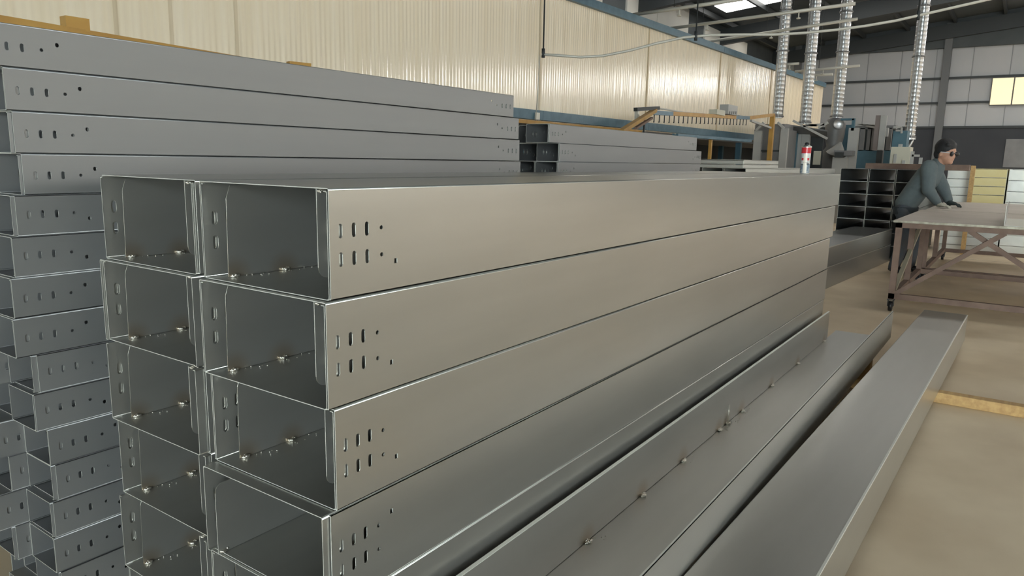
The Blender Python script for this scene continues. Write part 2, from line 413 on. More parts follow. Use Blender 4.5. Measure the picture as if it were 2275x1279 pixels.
# ------------------------------------------------------------------ silver ducts
duct_px = [((1745, 0), (1727, 262), 17.0, .12, 'first silver spiral duct from the left, in front of the oven end'),
           ((1812, 0), (1788, 275), 17.4, .125, 'second silver spiral duct from the left, dropping to the booth roof'),
           ((1880, 0), (1858, 262), 18.35, .13, 'third silver spiral duct from the left, running down to the cyclone'),
           ((2045, 20), (2020, 308), 18.4, .115, 'rightmost silver duct, ending in a hooked elbow above the control cabinet')]
for k, (a, b, X, r, lab) in enumerate(duct_px):
    p, q = onX(*a, X), onX(*b, X); x, y = q.x, q.y
    zt = roofz(y)-.16
    t = thing('spiral_duct', lab, 'duct', (x, y, q.z), 'silver spiral ducts')
    prof = []; z = 0; H_ = zt-q.z
    while z < H_:
        prof += [(r, z), (r, z+.075), (r+.003, z+.08), (r+.003, z+.088), (r, z+.093)]; z += .095
    MB().lathe((x, y, q.z), prof, 24).build('duct_wall', SPIRAL, t)
    for s_ in (-1, 1):
        MB().box(x-r-.012, y+s_*.05-.006, q.z, x-r+.02, y+s_*.05+.006, zt).build('seam_rib', SPIRAL, t)
    for zz in (q.z+.02, q.z+H_*.45, q.z+H_*.72):
        MB().lathe((x, y, zz), [(r, 0), (r+.022, 0), (r+.022, .03), (r, .03)], 24).build('clamp_band', GREY, t)
    if k == 3:
        el = [Vector((x, y, q.z-.0)) + Vector((0, math.sin(an)*.16-.0, -(1-math.cos(an))*0-.02)) for an in (0,)]
        pts = [Vector((x, y-.07+.30*(1-math.cos(an)), q.z-.30*math.sin(an))) for an in [PI/2*i/7 for i in range(8)]]
        MB().tube(pts, .03, 10).build('elbow', SPIRAL, t)
        MB().lathe((x, y, q.z-.02), [(r+.02, 0), (r+.02, .05)], 24).build('end_collar', SPIRAL, t)

# ------------------------------------------------------------------ overhead conveyor by the oven
YC = 3.6
cv = thing('hook_conveyor', 'yellow and blue overhead conveyor with a row of hanging hooks', 'conveyor', onY(1540, 380, YC)*1.0)
cv.location.z = 0
def C(x, y, Y=YC): return onY(x, y, Y)
def rail(a, b, w_, h_, mt, nm, Y=YC, Y2=None): return MB().bar(C(*a, Y), C(*b, Y2 or Y), w_, h_).build(nm, mt, cv)
A, B = C(1448, 250), C(1662, 262)
MB().bar(A, A.lerp(B, .16), .07, .06).build('rail', BLUE, cv)
MB().bar(A.lerp(B, .16), A.lerp(B, .82), .07, .06).build('rail', YELLOW, cv)
MB().bar(A.lerp(B, .82), B, .07, .06).build('rail', BLUE, cv)
for k in range(24):
    p = A.lerp(B, (k+.5)/24)
    MB().bar(p-Vector((0, 0, .03)), p-Vector((0, 0, .125)), .012, .012).box(p.x-.02, p.y-.006, p.z-.14, p.x+.008, p.y+.006, p.z-.125).build('hook', DARK, cv)
E1, E2 = C(1412, 243), C(1462, 240)
MB().bar(E1, E2, .06, .05).build('cross_beam', DARK, cv)
MB().bar(C(1415, 245), C(1415, 268), .05, .05).build('hanger_post', PIPE, cv)
MB().bar(C(1455, 245), C(1380, 292, 3.2), .07, .05).build('inclined_rail', YELLOW, cv)
MB().bar(C(1448, 262), C(1412, 285, 3.3), .04, .03).build('inclined_chain', RUST, cv)
MB().bar(C(1432, 266), C(1430, 300), .02, .02).build('hanger_rod', DARK, cv)
rail((1662, 262), (1718, 255), .07, .06, YELLOW, 'rail')
p = C(1717, 255); MB().bar(p, (p.x, p.y, 0), .09, .09).build('post', YELLOW, cv)
p = C(1579, 310); MB().bar(p, (p.x, p.y, 0), .05, .05).build('post', YELLOW, cv)
rail((1668, 268), (1712, 284), .04, .04, LGREY, 'brace')
rail((1500, 300), (1665, 313), .10, .05, BLUE, 'trough')
MB().tube([C(1455, 240), C(1480, 243), C(1520, 250), C(1560, 253), C(1600, 257), C(1640, 255), C(1662, 262)], .012, 6).build('cable', PIPE, cv)
MB().tube([C(1500, 297), C(1530, 305), C(1560, 306), C(1610, 307)], .012, 6).build('cable', PIPE, cv)
ep = thing('control_box', 'small pale control box with vent slots on the conveyor rail', 'box', C(1622, 250))
a, b = C(1610, 253), C(1632, 236)
MB().box(a.x, a.y-.06, a.z, b.x, a.y+.1, b.z).build('case', LGREY, ep)
for k in range(4):
    s_ = C(1614+4.5*k, 250)
    MB().box(s_.x-.012, a.y-.066, s_.z-.03, s_.x+.012, a.y-.06, s_.z+.02).build('vent_slot', DARK, ep)
a, b = C(1585, 254), C(1604, 246)
MB().box(a.x, a.y-.06, a.z, b.x, a.y+.08, b.z).build('motor_block', BEIGE, ep)

# yellow frame rail above the tall left stack
yr = thing('yellow_rail', 'yellow steel rail showing above the tall left trunking stack', 'rail', (0, 2.45, 0))
MB().bar((-2.4, 2.03, 1.80), (2.25, 2.735, 1.80), .05, .06).build('rail', YELLOW, yr)
d_ = Vector((4.65, .705, 0)).normalized()
p0 = onZ(190, 56, 1.86); p1 = onZ(135, 52, 1.86)
MB().bar(onZ(193, 58, 1.85), onZ(140, 50, 1.85), .055, .055).build('stub_arm', YELLOW, yr)
p0 = onZ(688, 149, 1.84)
MB().bar(onZ(688, 149, 1.83), onZ(640, 144, 1.83), .045, .04).build('stub_arm', YELLOW, yr)
for x, yv in ((-1.4, 2.18), (1.95, 2.69)):
    MB().bar((x, yv, 0), (x, yv, 1.77), .06, .06).build('post', YELLOW, yr)

# ------------------------------------------------------------------ trunking
def slot(cx, cz, wd, ht, n=5):
    r = wd/2; h2 = ht/2-r; pts = []
    for k in range(n): an = PI*k/(n-1); pts.append((cx+r*math.cos(an), cz+h2+r*math.sin(an)))
    for k in range(n): an = PI+PI*k/(n-1); pts.append((cx+r*math.cos(an), cz-h2+r*math.sin(an)))
    return pts
def circ(cx, cz, r, n=8): return [(cx+r*math.cos(2*PI*k/n), cz+r*math.sin(2*PI*k/n)) for k in range(n)]
def rect(cx, cz, a, b): return [(cx-a, cz-b), (cx+a, cz-b), (cx+a, cz+b), (cx-a, cz+b)]
def u_sheet(L, y0, y1, z0, z1, t, holes, inv, r=.004, lip=.009):
    """sheet folded into a channel; inv: web on top and short lips at the bottom edge"""
    mb = MB(0.0)
    arc = [PI/2*k/4 for k in range(5)]
    pts = [(y0+r-r*math.cos(a_), z0+r-r*math.sin(a_)) for a_ in arc]; nr = [(-math.cos(a_), -math.sin(a_)) for a_ in arc]
    pts += [(y1-r+r*math.sin(a_), z0+r-r*math.cos(a_)) for a_ in arc]; nr += [(math.sin(a_), -math.cos(a_)) for a_ in arc]
    fl_ = (lambda z: z0+z1-z) if inv else (lambda z: z)
    P_ = [(y, fl_(z)) for y, z in pts]; N_ = [(a_, -b_ if inv else b_) for a_, b_ in nr]
    mb.strip(P_[:5], N_[:5], 0, L, t); mb.strip(P_[4:6], N_[4:6], 0, L, t, False); mb.strip(P_[5:], N_[5:], 0, L, t)
    za, zb = z0+r, z1
    outer = [(0, za), (L, za), (L, zb), (0, zb)]
    if inv: outer = [(0, z0), (L, z0), (L, z1-r), (0, z1-r)]
    mb.plate(outer, holes[0], (0, y0, 0), (1, 0, 0), (0, 0, 1), t)
    o2 = [(L-u, v) for u, v in outer]
    mb.plate(o2, [[(L-u, v) for u, v in h_] for h_ in holes[1]], (L, y1, 0), (-1, 0, 0), (0, 0, 1), t)
    zl = z0 if inv else z1
    s_ = 1 if inv else -1
    mb.box(0, y0, zl, L, y0+lip, zl+s_*t); mb.box(0, y1-lip, zl, L, y1, zl+s_*t)
    return mb
def both_ends(f, L): return f + [[(L-u, v) for u, v in reversed(h_)] for h_ in f]
def holes200(L, wch, big=0.0):
    f = []
    for cz in (.123, .072):
        for i, cx in enumerate((.024, .055, .086)):
            if i in wch: f.append(slot(cx+big*.6, cz, .0092+big, .0265+big))
        f.append(circ(.122, cz, .0042+big*.5))
    f.append(rect(.159, .056, .004+big*.5, .0048+big*.5))
    return f
def holes100(L, wch, big=0.0):
    f = [slot(cx+big*.3, .047, .0085+big, .020+big) for i, cx in enumerate((.027, .058, .090)) if i in wch]
    f += [circ(.132, .047, .0042+big*.5), slot(.168, .063, .009+big, .0105+big*1.2)]
    return both_ends(f, L)

def copy_tree(o, parent=None):
    c = o.copy(); col.objects.link(c); c.parent = parent
    for ch in list(o.children): copy_tree(ch, c)
    return c

# --- large trunking 400 x 200, built once then copied
LM, WM, HM = 4.13, .388, .1985
big_cover = u_sheet(LM, 0, WM, .0015, HM, .0016, (holes200(LM, (0, 1, 2)), holes200(LM, (0, 1, 2))), True).mesh('cover', GALV)
big_body = u_sheet(LM-.004, .0045, WM-.0045, 0, HM-.005, .0016, (holes200(LM-.004, (1, 2), .007), holes200(LM-.004, (0, 1, 2), .003)), False).mesh('body', GALV)
big_body_f = u_sheet(LM-.004, .0045, WM-.0045, 0, HM-.005, .0016, (holes200(LM-.004, (0, 1, 2), .003), [[(u+.016, v) for u, v in h_] for h_ in holes200(LM-.004, (1, 2), .006)]), False).mesh('body', GALV)
def div_mesh(y, z0, z1, x0, x1, down, mt=GALV):
    # upright divider with one rounded free corner at its near end
    r = .02
    if not down:
        out = [(x0, z0), (x1, z0), (x1, z1), (x0+.012, z1), (x0+.003, z1-.026)]
    else:
        out = [(x0, z1), (x0, z0+r)] + [(x0+r-r*math.cos(a_), z0+r-r*math.sin(a_)) for a_ in (PI/8, PI/4, 3*PI/8, PI/2)] + [(x1, z0), (x1, z1)]
    return MB(0.0).plate(out, [], (0, y, 0), (1, 0, 0), (0, 0, 1), .0016).mesh('divider', mt)
div_l = div_mesh(.346, .0022, .190, .028, LM-.03, False, scorched('scorched_divider', [(.042, .345, .004), (.165, .345, .004)], .05))
div_r = div_mesh(.036, .036, HM-.0022, .004, LM-.03, True)
def weld(seed, sc_=.95):
    rr = random.Random(seed); mb = MB()
    mb.ball((0, -.003*sc_, .001), .0075*sc_, 10, 6, (1.5, .8, .55))
    for k in range(9):
        a_ = rr.uniform(0, 2*PI)
        mb.ball((math.cos(a_)*.009*sc_, math.sin(a_)*.004*sc_-.003*sc_, rr.uniform(.001, .004)*sc_), rr.uniform(.0022, .0042)*sc_, 7, 5, (1.2, 1, .8))
    sp = MB()
    for k in range(7):
        sp.ball((rr.uniform(-.03, .08)*sc_, rr.uniform(-.035, -.006)*sc_, .0006), rr.uniform(.0008, .0018)*sc_, 5, 4)
    return mb.mesh('weld_spot', WELD), sp.mesh('weld_spatter', WELD)
WELDS = [weld(k) for k in range(4)]
def put_weld(i, parent, loc, rot=(0, 0, 0), spat=True, sc_=1.0):
    w_ = link('weld_spot', WELDS[i][0], parent); w_.location = loc; w_.rotation_euler = rot; w_.scale = (sc_,)*3
    if spat:
        p_ = link('weld_spatter', WELDS[i][1], parent); p_.location = loc; p_['kind'] = 'stuff'
def make_big(name='steel_trunking'):
    t = thing(name, 'x', 'trunking')
    link('cover', big_cover, t); link('body', big_body, t)
    a_ = link('divider', div_l, t); b_ = link('divider', div_r, t)
    for i, x in enumerate((.042, .165)):
        put_weld(i, a_, (x, .346, .0026))
    put_weld(2, b_, (.018, .034, HM-.0045), (PI, 0, 0), False)
    return t
proto = make_big(); used = [False]
def place_big(x, y, z, flip, label, group, name=None, rz=0.0, cov=0.0, wsh=0.0, sx=1.0):
    t = proto if not used[0] else copy_tree(proto)
    used[0] = True
    t.location = (x, y, z); t['label'] = label; t['group'] = group
    t.rotation_euler = (0, 0, rz); t.scale = (sx, 1, 1)
    if flip:
        t.rotation_euler = (PI, 0, rz); t.location = (x, y+WM, z+HM)
        for ch in t.children:
            if ch.name.startswith('body'): ch.data = big_body_f
    for ch in t.children:
        if ch.name.startswith('cover'): ch.location.x = cov
        if wsh and ch.name.startswith('divider'): ch.location.x = wsh
    return t
ZT = 1.25
rx = [0.0, -.012, .002, -.030, -.02, -.01]; rcov = [0, 0, 0, .016, .0, .004]
lx = [.004, -.004, -.012, 0.0, -.01, .0]; lcov = [.006, -.006, .022, .012, .016, 0]
for k in range(6):
    z = ZT-(k+1)*.2
    sh = (0, 0, .004, 0, 0, 0)[k]
    place_big(rx[k], 0, z, k == 3, 'large galvanized trunking, %s of the right column in the foreground stack' % ORD[k] if k < 5 else 'large galvanized trunking, bottom of the right column in the foreground stack',
              'large trunking of the foreground stack', cov=rcov[k], wsh=sh, sx=(4.237, 4.172, 4.09, 4.115, 4.10, 4.12)[k]/LM)
for k in range(6):
    z = ZT-(k+1)*.2
    place_big(lx[k]+.006, .428, z, False, 'large galvanized trunking, %s of the left column in the foreground stack' % ORD[k] if k < 5 else 'large galvanized trunking, bottom of the left column in the foreground stack',
              'large trunking of the foreground stack', cov=lcov[k])
for i, x in enumerate((.45, 2.1, 3.7)):
    o = bevel(MB().box(x-.04, .01, 0, x+.04, .81, .05).build('timber_sleeper', WOOD))
    tag(o, ('timber sleeper under the near end of the foreground trunking stack', 'timber sleeper under the middle of the foreground trunking stack', 'timber sleeper under the far end of the foreground trunking stack')[i], 'timber', 'sleepers under the foreground stack')

# --- small trunking 150 x 100 in the tall left stack
LS, WS, HS = 2.12, .148, .0990
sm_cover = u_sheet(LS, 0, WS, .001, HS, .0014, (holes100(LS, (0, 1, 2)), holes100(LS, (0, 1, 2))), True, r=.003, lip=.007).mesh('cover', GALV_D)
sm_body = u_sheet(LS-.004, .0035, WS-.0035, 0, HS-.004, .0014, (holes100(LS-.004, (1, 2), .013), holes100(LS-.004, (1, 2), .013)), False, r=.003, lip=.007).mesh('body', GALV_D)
proto2 = thing('small_trunking', 'x', 'trunking')
link('cover', sm_cover, proto2); link('body', sm_body, proto2)
used2 = [False]
def place_small(x, y, z, flip, label, group, cov=0.0):
    t = proto2 if not used2[0] else copy_tree(proto2)
    used2[0] = True
    t['label'] = label; t['group'] = group
    if flip: t.rotation_euler = (PI, 0, 0); t.location = (x, y+WS, z+HS)
    else: t.rotation_euler = (0, 0, 0); t.location = (x, y, z)
    for ch in t.children:
        if ch.name.startswith('cover'): ch.location.x = cov
    return t
PS = .0996
near = [-.145, -.100, -.098, -.085, -.110, -.117, -.127, -.132, -.100, -.105, -.080, -.080, -.090, -.090, -.085, -.09]
flipd = [0, 0, 0, 0, 1, 1, 0, 0, 1, 1, 0, 1, 1, 0, 1, 0]
covd = [0, 0, .008, .006, .008, 0, 0, 0, .012, .002, 0, .010, .006, 0, .004, 0]
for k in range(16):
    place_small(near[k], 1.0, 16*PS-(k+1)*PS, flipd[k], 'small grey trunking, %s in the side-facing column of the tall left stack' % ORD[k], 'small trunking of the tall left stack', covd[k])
rr = random.Random(5)
cname = ['second column', 'third column', 'fourth column']
for c in range(3):
    for k in range(16):
        xo = -.12+rr.uniform(-.05, .04)
        if c == 0: xo = [-.12, -.12, -.15, -.16, -.14, -.15, -.12, -.16, -.16, -.09, -.15, -.12, -.16, -.13, -.06, -.10][k]
        if c == 1: xo = -.03+rr.uniform(-.03, .03) if k > 9 else xo
        if c == 2: xo = .03+rr.uniform(-.02, .02) if k > 9 else xo
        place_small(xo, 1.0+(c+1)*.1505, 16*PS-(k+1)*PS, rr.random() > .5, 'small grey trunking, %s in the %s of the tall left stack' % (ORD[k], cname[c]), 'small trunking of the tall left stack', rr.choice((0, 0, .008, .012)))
# --- stack of the same small trunking behind, at the far end of the tall stack
for c in range(2):
    for k in range(15):
        xo = 2.585+rr.uniform(-.02, .03)
        if c == 0: xo = ([2.475, 2.585, 2.575]+[xo]*12)[k]
        if c == 1 and k == 0: xo = 2.62
        lab = 'small light grey trunking, %s in the %s column of the shorter stack behind' % (ORD[k] if k < 14 else 'bottom', ('near', 'rear')[c])
        place_small(xo, 1.12+c*.1505, 15*PS-(k+1)*PS, k % 3 == 1, lab, 'small trunking of the shorter stack behind', rr.choice((0, .008)))

# ------------------------------------------------------------------ open tray and inverted channel on the floor
ZR, ZB = .370, .186            # rim and underside of the open tray
ty0, ty1 = -.368, -.030
WX = (.92, 1.30, 1.66, 2.06, 2.16, 2.36, 2.84, 3.36, 4.02)
t = thing('open_tray', 'open galvanized tray lying beside the stack, spot welds along its left wall', 'tray', (0.02, ty1, 0))
mb = MB()
mb.strip([(ty0, ZR), (ty0, ZB+.004), (ty0+.0012, ZB+.0012), (ty0+.004, ZB), (ty1, ZB)], [(-1, 0), (-1, 0), (-.7, -.7), (0, -1), (0, -1)], .02, 4.42, .002, False)
mb.build('channel', GALV, t)
wl_ = MB().box(.02, ty1-.006, ZB+.0036, 4.12, ty1-.004, ZR).build('welded_wall', scorched('scorched_wall', [(x-.02, -.006, ZB+.003) for x in WX], .07), t)
MB().box(.02, ty1-.0062, ZR-.0015, 4.12, ty1+.004, ZR+.0005).build('wall_rim', CUT_GLINT, t)  # this rim and the next carry a painted edge highlight
MB().box(.02, ty0, ZR-.002, 4.42, ty0+.007, ZR).build('rim_fold', CUT_GLINT, t)
for i, x in enumerate(WX):
    put_weld(i % 4, wl_, (x-.02, -.008, ZB+.0025), spat=i in (0, 2, 4, 5), sc_=1.5)
MB().cyl((2.16, ty1-.012, ZB+.003), (2.16, ty1-.012, ZB+.09), .003, .0016, 6).build('weld_stud', WELD, t)
t2 = thing('inverted_channel', 'inverted galvanized channel lying on the floor, rightmost of the long sheets', 'channel', (.55, -.75, .06))
u_sheet(4.74, -.750, -.470, .062, .252, .002, ([], []), True, r=.004).build('folded_sheet', GALV).location.x = .55
fs = bpy.data.objects['folded_sheet']; fs.parent = t2; fs.location = (0, .75, -.06)
MB().box(.55, -.7515, .247, 5.29, -.7450, .2530).build('bright_edge', CUT_GLINT, t2)  # pale strip painting the highlight along the fold
t2.rotation_euler.z = math.radians(-1.2); t2.location.y = -.648
for i, x in enumerate((1.3, 3.77)):
    o = bevel(MB().box(x-.035, -1.62, 0, x+.035, -.02, .06).build('timber_batten', WOOD), .004)
    tag(o, ('orange timber batten under the near part of the floor channels', 'orange timber batten sticking out on the floor right of the channels')[i], 'timber', 'battens under the floor channels')
    o = bevel(MB().box(x-.035, -.36, .06, x+.035, -.04, ZB-.001).build('timber_block', WOOD), .004)
    tag(o, ('timber block under the near part of the open tray', 'timber block under the far part of the open tray')[i], 'timber', 'blocks under the open tray')

# ------------------------------------------------------------------ spray can on the stack
p = onZ(1787, 386, 1.25)
cn = thing('spray_can', 'red and white spray can standing on the far end of the foreground stack', 'can', (p.x, p.y, 1.2505))
R_ = .027
MB().lathe((p.x, p.y, 1.2505), [(0, 0), (R_-.002, 0), (R_, .004), (R_, .122)], 24).build('can_body', mat('can_white', (.72, .70, .66), .3, .2, (.55, .58, .62), 40), cn)
MB().lathe((p.x, p.y, 1.2505), [(R_+.0004, .006), (R_+.0004, .060)], 24).build('blue_label_band', mat('can_blue_grey', (.16, .22, .28), .35, .1, (.45, .48, .5), 60, lo=.45, hi=.6), cn)
def can_patch(a0, a1, z0, z1, mt, nm, e=.0008):
    mb = MB(); n = 8; vs = []
    for k in range(n+1):
        a_ = a0+(a1-a0)*k/n
        for z in (z0, z1): vs.append((p.x+math.cos(a_)*(R_+e), p.y+math.sin(a_)*(R_+e), 1.2505+z))
    mb.add(vs, [(2*k, 2*k+2, 2*k+3, 2*k+1) for k in range(n)], True); mb.build(nm, mt, cn)
av = math.atan2(CAM.y-p.y, CAM.x-p.x)
can_patch(av-.45, av+.35, .004, .118, mat('can_cream', (.78, .70, .60), .35), 'cream_stripe')
can_patch(av-.9, av+.8, .080, .094, mat('can_red', (.55, .02, .03), .3), 'red_lettering_band')
can_patch(av-.5, av+.45, .066, .070, BLACK, 'dark_lettering_line')
can_patch(av+.25, av+.8, .056, .062, BLACK, 'dark_lettering_line')
can_patch(av-.95, av-.5, .050, .056, BLACK, 'dark_lettering_line')
MB().lathe((p.x, p.y, 1.2505), [(R_+.0006, .122), (R_+.0006, .156)], 24).build('red_shoulder', mat('can_red', (.55, .02, .03), .3), cn)
MB().lathe((p.x, p.y, 1.2505), [(R_+.002, .156), (R_+.003, .161), (R_-.001, .165), (R_-.006, .168), (.012, .172), (0, .173)], 24).build('metal_rim', STEELEDGE, cn)
MB().lathe((p.x, p.y, 1.2505), [(.013, .170), (.013, .180), (.008, .186), (0, .186)], 16).build('black_nozzle', BLACK, cn)

# ------------------------------------------------------------------ mid-ground stacks beyond the foreground stack
def simple_trunk(name, x0, x1, y0, y1, z0, z1, mt, label, group, closed=False, t=.003, rz=0, endm=None, edge=False):
    o = thing(name, label, 'trunking', (x0, y0, z0), group)
    wd, ht, L = y1-y0, z1-z0-.001, x1-x0
    link('body', u_sheet(L, 0, wd, 0, ht-.004, t, ([], []), False, r=.004).mesh('body', mt), o)
    link('cover', MB().box(0, 0, ht-.0035, L, wd, ht).mesh('cover', mt), o)
    if edge: link('top_edge', MB().box(0, -.004, ht-.008, L, .001, ht+.0005).mesh('top_edge', STEELEDGE), o)
    if closed:
        link('end_cap', MB().box(-.012, .004, .004, 0, wd-.004, ht-.010).mesh('end_cap', endm or mt), o)
    o.rotation_euler.z = rz
    return o
# stack with light sides between small stack and machines
sx = 6.6
ya = onX(1657, 378, sx).y; yb = onX(1560, 378, sx).y; ym = (ya+yb)/2
n_r = 9; ph = 1.258/n_r
for k in range(n_r):
    z0 = 1.258-(k+1)*ph
    simple_trunk('wide_trunking', sx, sx+4.2, ya, ym-.006, z0, z0+ph, GALV_L, 'light trunking, %s in right column of the stack left of the spray can' % (ORD[k] if k < n_r-1 else 'bottom'), 'trunking stack left of the spray can')
    simple_trunk('wide_trunking', sx, sx+4.2, ym+.006, yb, z0, z0+ph, GALV_L, 'light trunking, %s in left column of the stack left of the spray can' % (ORD[k] if k < n_r-1 else 'bottom'), 'trunking stack left of the spray can')
for k in range(2):
    z0 = 1.259+.043*k
    simple_trunk('flat_tray', sx-.05, sx+1.2, ya+.01, yb+.05, z0, z0+.042, GALV_L, ('lower', 'upper')[k]+' pale flat tray lying across the light trunking stack', 'flat trays on the light stack', True)
# low long pair in front of the dark open ended stack
rzl = math.radians(-3.4)
for k in range(2):
    simple_trunk('long_trunking', 6.9, 10.4, .665, 1.16, .24*k, .24*k+(.24, .215)[k], mat('mid_galvanized', (.34, .345, .34), .32, .85), ('lower', 'upper')[k]+' long trunking lying on the floor behind the foreground stack', 'low pair of long trunking', rz=rzl, edge=True)
# dark open ended stack behind the worker
xd = 10.55
ycol = [onX(px_, 440, xd).y for px_ in (2040, 1985, 1925, 1862)]
nr = 7; zt_ = 1.265; pr = .178
for c in range(3):
    for k in range(nr):
        z1 = zt_-k*pr; z0 = max(z1-pr, 0)
        simple_trunk('open_trunking', xd+random.uniform(-.03, .03), xd+2.6, ycol[c]+.006, ycol[c+1]-.006, z0, z1, mat('dark_galvanized', (.20, .215, .22), .42, .7),
                     'dark open-ended trunking, %s in %s column left of the worker' % (ORD[k] if k < nr-1 else 'bottom', ('the first', 'the second', 'the third', 'the fourth')[c]), 'dark open ended stack left of the worker')
a = onX(1925, 371, xd+.25); b = onX(2155, 371, xd+.25)
o = bevel(MB().box(xd+.15, b.y, 1.2655, xd+.35, a.y, 1.345).build('brown_beam', RUST), .005)
tag(o, 'red-brown steel beam lying on top of the dark open-ended stack', 'beam')
# pale stacks right of the worker
xp = 12.4
def pale_stack(p0, p1, nrow, ztop, mats, lab, grp, x):
    y1, y0 = onX(p0, 400, x).y, onX(p1, 400, x).y
    h_ = ztop/nrow
    for k in range(nrow):
        z1 = ztop-k*h_
        simple_trunk('capped_trunking', x, x+2.2, y0+.004, y1-.004, z1-h_, z1, mats[min(k, len(mats)-1)], lab % (ORD[k] if k < nrow-1 else 'bottom'), grp, True)
pale_stack(2103, 2158, 10, 1.27, [GALV_L], 'pale grey capped trunking, %s in the stack right behind the worker', 'pale stack behind the worker', xp)
pale_stack(2163, 2237, 10, 1.30, [PALEY]*4+[GALV], 'capped trunking, %s in the stack with four yellow boxes on top', 'stack with yellow boxes', xp)
pale_stack(2239, 2345, 8, 1.30, [GALV_L, GALV, GALV_L], 'grey capped trunking, %s in the stack at the right picture edge', 'grey stack at right edge', xp)
a = onX(2163, 369, xp-.25)
o = bevel(MB().box(xp-.30, a.y-.03, 0, xp-.22, a.y+.03, 1.34).build('timber_post', WOOD)); tag(o, 'upright pale timber post between the pale and the yellow stacks', 'post')

# ------------------------------------------------------------------ work tables
def table(name, label, X0, X1, Y0, Y1, z, braces=True):
    t = thing(name, label, 'table', (X0, Y1, 0), 'brown steel work tables')
    s_ = .05; zc = .11
    bevel(MB().box(X0-.02, Y0-.02, z-.012, X1+.02, Y1+.02, z).build('top_plate', TABLETOP, t), .002)
    for y in (Y0+s_/2, Y1-s_/2):
        MB().bar((X0, y, z-.04), (X1, y, z-.04), s_, s_).build('top_rail', RUST, t)
        MB().bar((X0, y, zc+.03), (X1, y, zc+.03), s_, s_).build('lower_rail', RUST, t)
    for x in (X0+s_/2, X1-s_/2):
        MB().bar((x, Y0, z-.04), (x, Y1, z-.04), s_, s_).build('top_rail', RUST, t)
        MB().bar((x, Y0, zc+.03), (x, Y1, zc+.03), s_, s_).build('lower_rail', RUST, t)
    for x in (X0+s_/2, (X0+X1)/2, X1-s_/2):
        for y in (Y0+s_/2, Y1-s_/2):
            lg = MB().box(x-s_/2, y-s_/2, zc, x+s_/2, y+s_/2, z-.02).build('leg', RUST, t)
            if abs(x-(X0+X1)/2) > .1:
                MB().cyl((x, y-.015, .045), (x, y+.015, .045), .045, n=16).build('caster_wheel', BLACK, t)
                MB().box(x-.025, y-.025, .045, x+.025, y-.018, zc).box(x-.025, y+.018, .045, x+.025, y+.025, zc).box(x-.03, y-.03, zc-.008, x+.03, y+.03, zc).build('caster_fork', DARK, t)
    MB().box(X0-.025, Y0-.02, z-.018, X0-.018, Y1+.02, z+.001).build('edge_strip', mat('worn_edge', (.45, .42, .34), .45, .4, (.25, .22, .17), 20), t)
    if braces:
        x = X0+.028
        yb = onX(2236, 503, x).y; yc = onX(2155, 500, x).y
        MB().bar((x, Y1-.05, zc+.05), (x, yb, z-.06), .04, .04, (1, 0, 0)).build('brace', RUST, t)
        MB().bar((x+.03, yc, z-.06), (x+.03, yc-.95, zc+.05), .04, .04, (1, 0, 0)).build('brace', RUST, t)
        MB().bar((X0+.05, Y1-.03, zc+.05), (X1-.1, Y1-.03, z-.06), .035, .035).build('brace', mat('worn_brace', (.42, .38, .28), .5, .2), t)
    return t
table('work_table', 'brown welded work table on casters, nearest at the right picture edge', 6.47, 8.55, -1.75, -.07, .83)
table('work_table', 'brown work table farther back, where the worker rests his hands', 8.62, 11.2, -1.75, -.10, .83, False)
# folded sheet part on the near table
pt = thing('bent_sheet', 'shiny folded galvanized sheet standing on the near work table', 'sheet part', (6.55, -.95, .83))
ys = onX(2232, 490, 6.52).y
MB().box(6.50, ys-.503, .8305, 7.6, ys, .834).build('base_sheet', GALV, pt)
MB().box(6.50, ys-.503, .834, 7.6, ys-.5, 1.0).build('side_flange', GALV, pt)
MB().box(6.50, ys-.003, .834, 7.6, ys, 1.0).build('side_flange', GALV, pt)

# ------------------------------------------------------------------ spray booth machinery in the distance
def pbox(mb, x0, y0, x1, y1, X, dep=.6, zmin=None):
    a_ = onX(x0, y0, X); b_ = onX(x1, y1, X)
    return mb.box(X, a_.y, a_.z, X+dep, b_.y, b_.z if zmin is None else zmin)
def pt_(name, mt, parent, x0, y0, x1, y1, X, dep=.6, floor_=False):
    return pbox(MB(), x0, y0, x1, y1, X, dep, 0.0 if floor_ else None).build(name, mt, parent)
b1 = thing('grey_booth', 'grey panelled booth behind the orange conveyor post', 'booth', (15.8, 3.8, 0))
pt_('panel', GREY, b1, 1676, 288, 1742, 380, 15.95, .8, True)
pt_('post', LGREY, b1, 1676, 290, 1686, 380, 15.85, .1, True)
pt_('post', LGREY, b1, 1735, 285, 1743, 380, 15.85, .1, True)
pt_('cross_rail', DARK, b1, 1688, 333, 1734, 337, 15.9, .05)
a_, b_ = onX(1680, 290, 15.85), onX(1697, 272, 15.85)
MB().bar(a_, b_, .06, .05).build('roof_strut', LGREY, b1)
a_, b_ = onX(1742, 285, 15.85), onX(1728, 272, 15.85)
MB().bar(a_, b_, .06, .05).build('roof_strut', LGREY, b1)
pt_('roof_panel', GREY, b1, 1678, 276, 1742, 288, 16.0, .75)
b2 = thing('blue_booth', 'blue and light grey booth with a sloping roof sheet behind the spray can', 'booth', (17, 3.2, 0))
pt_('side_panel', TEAL, b2, 1745, 296, 1764, 384, 17.1, .4, True)
pt_('panel', DARK, b2, 1764, 300, 1822, 384, 17.5, .1, True)
for x0 in (1764, 1782): pt_('post', LGREY, b2, x0, 298, x0+10, 384, 17.2, .1, True)
pt_('panel', BEIGE, b2, 1808, 335, 1820, 366, 17.4, .1)
A_, B_, C_, D_ = onX(1745, 275, 16.9), onX(1838, 289, 16.9), onX(1838, 302, 17.35), onX(1760, 298, 17.35)
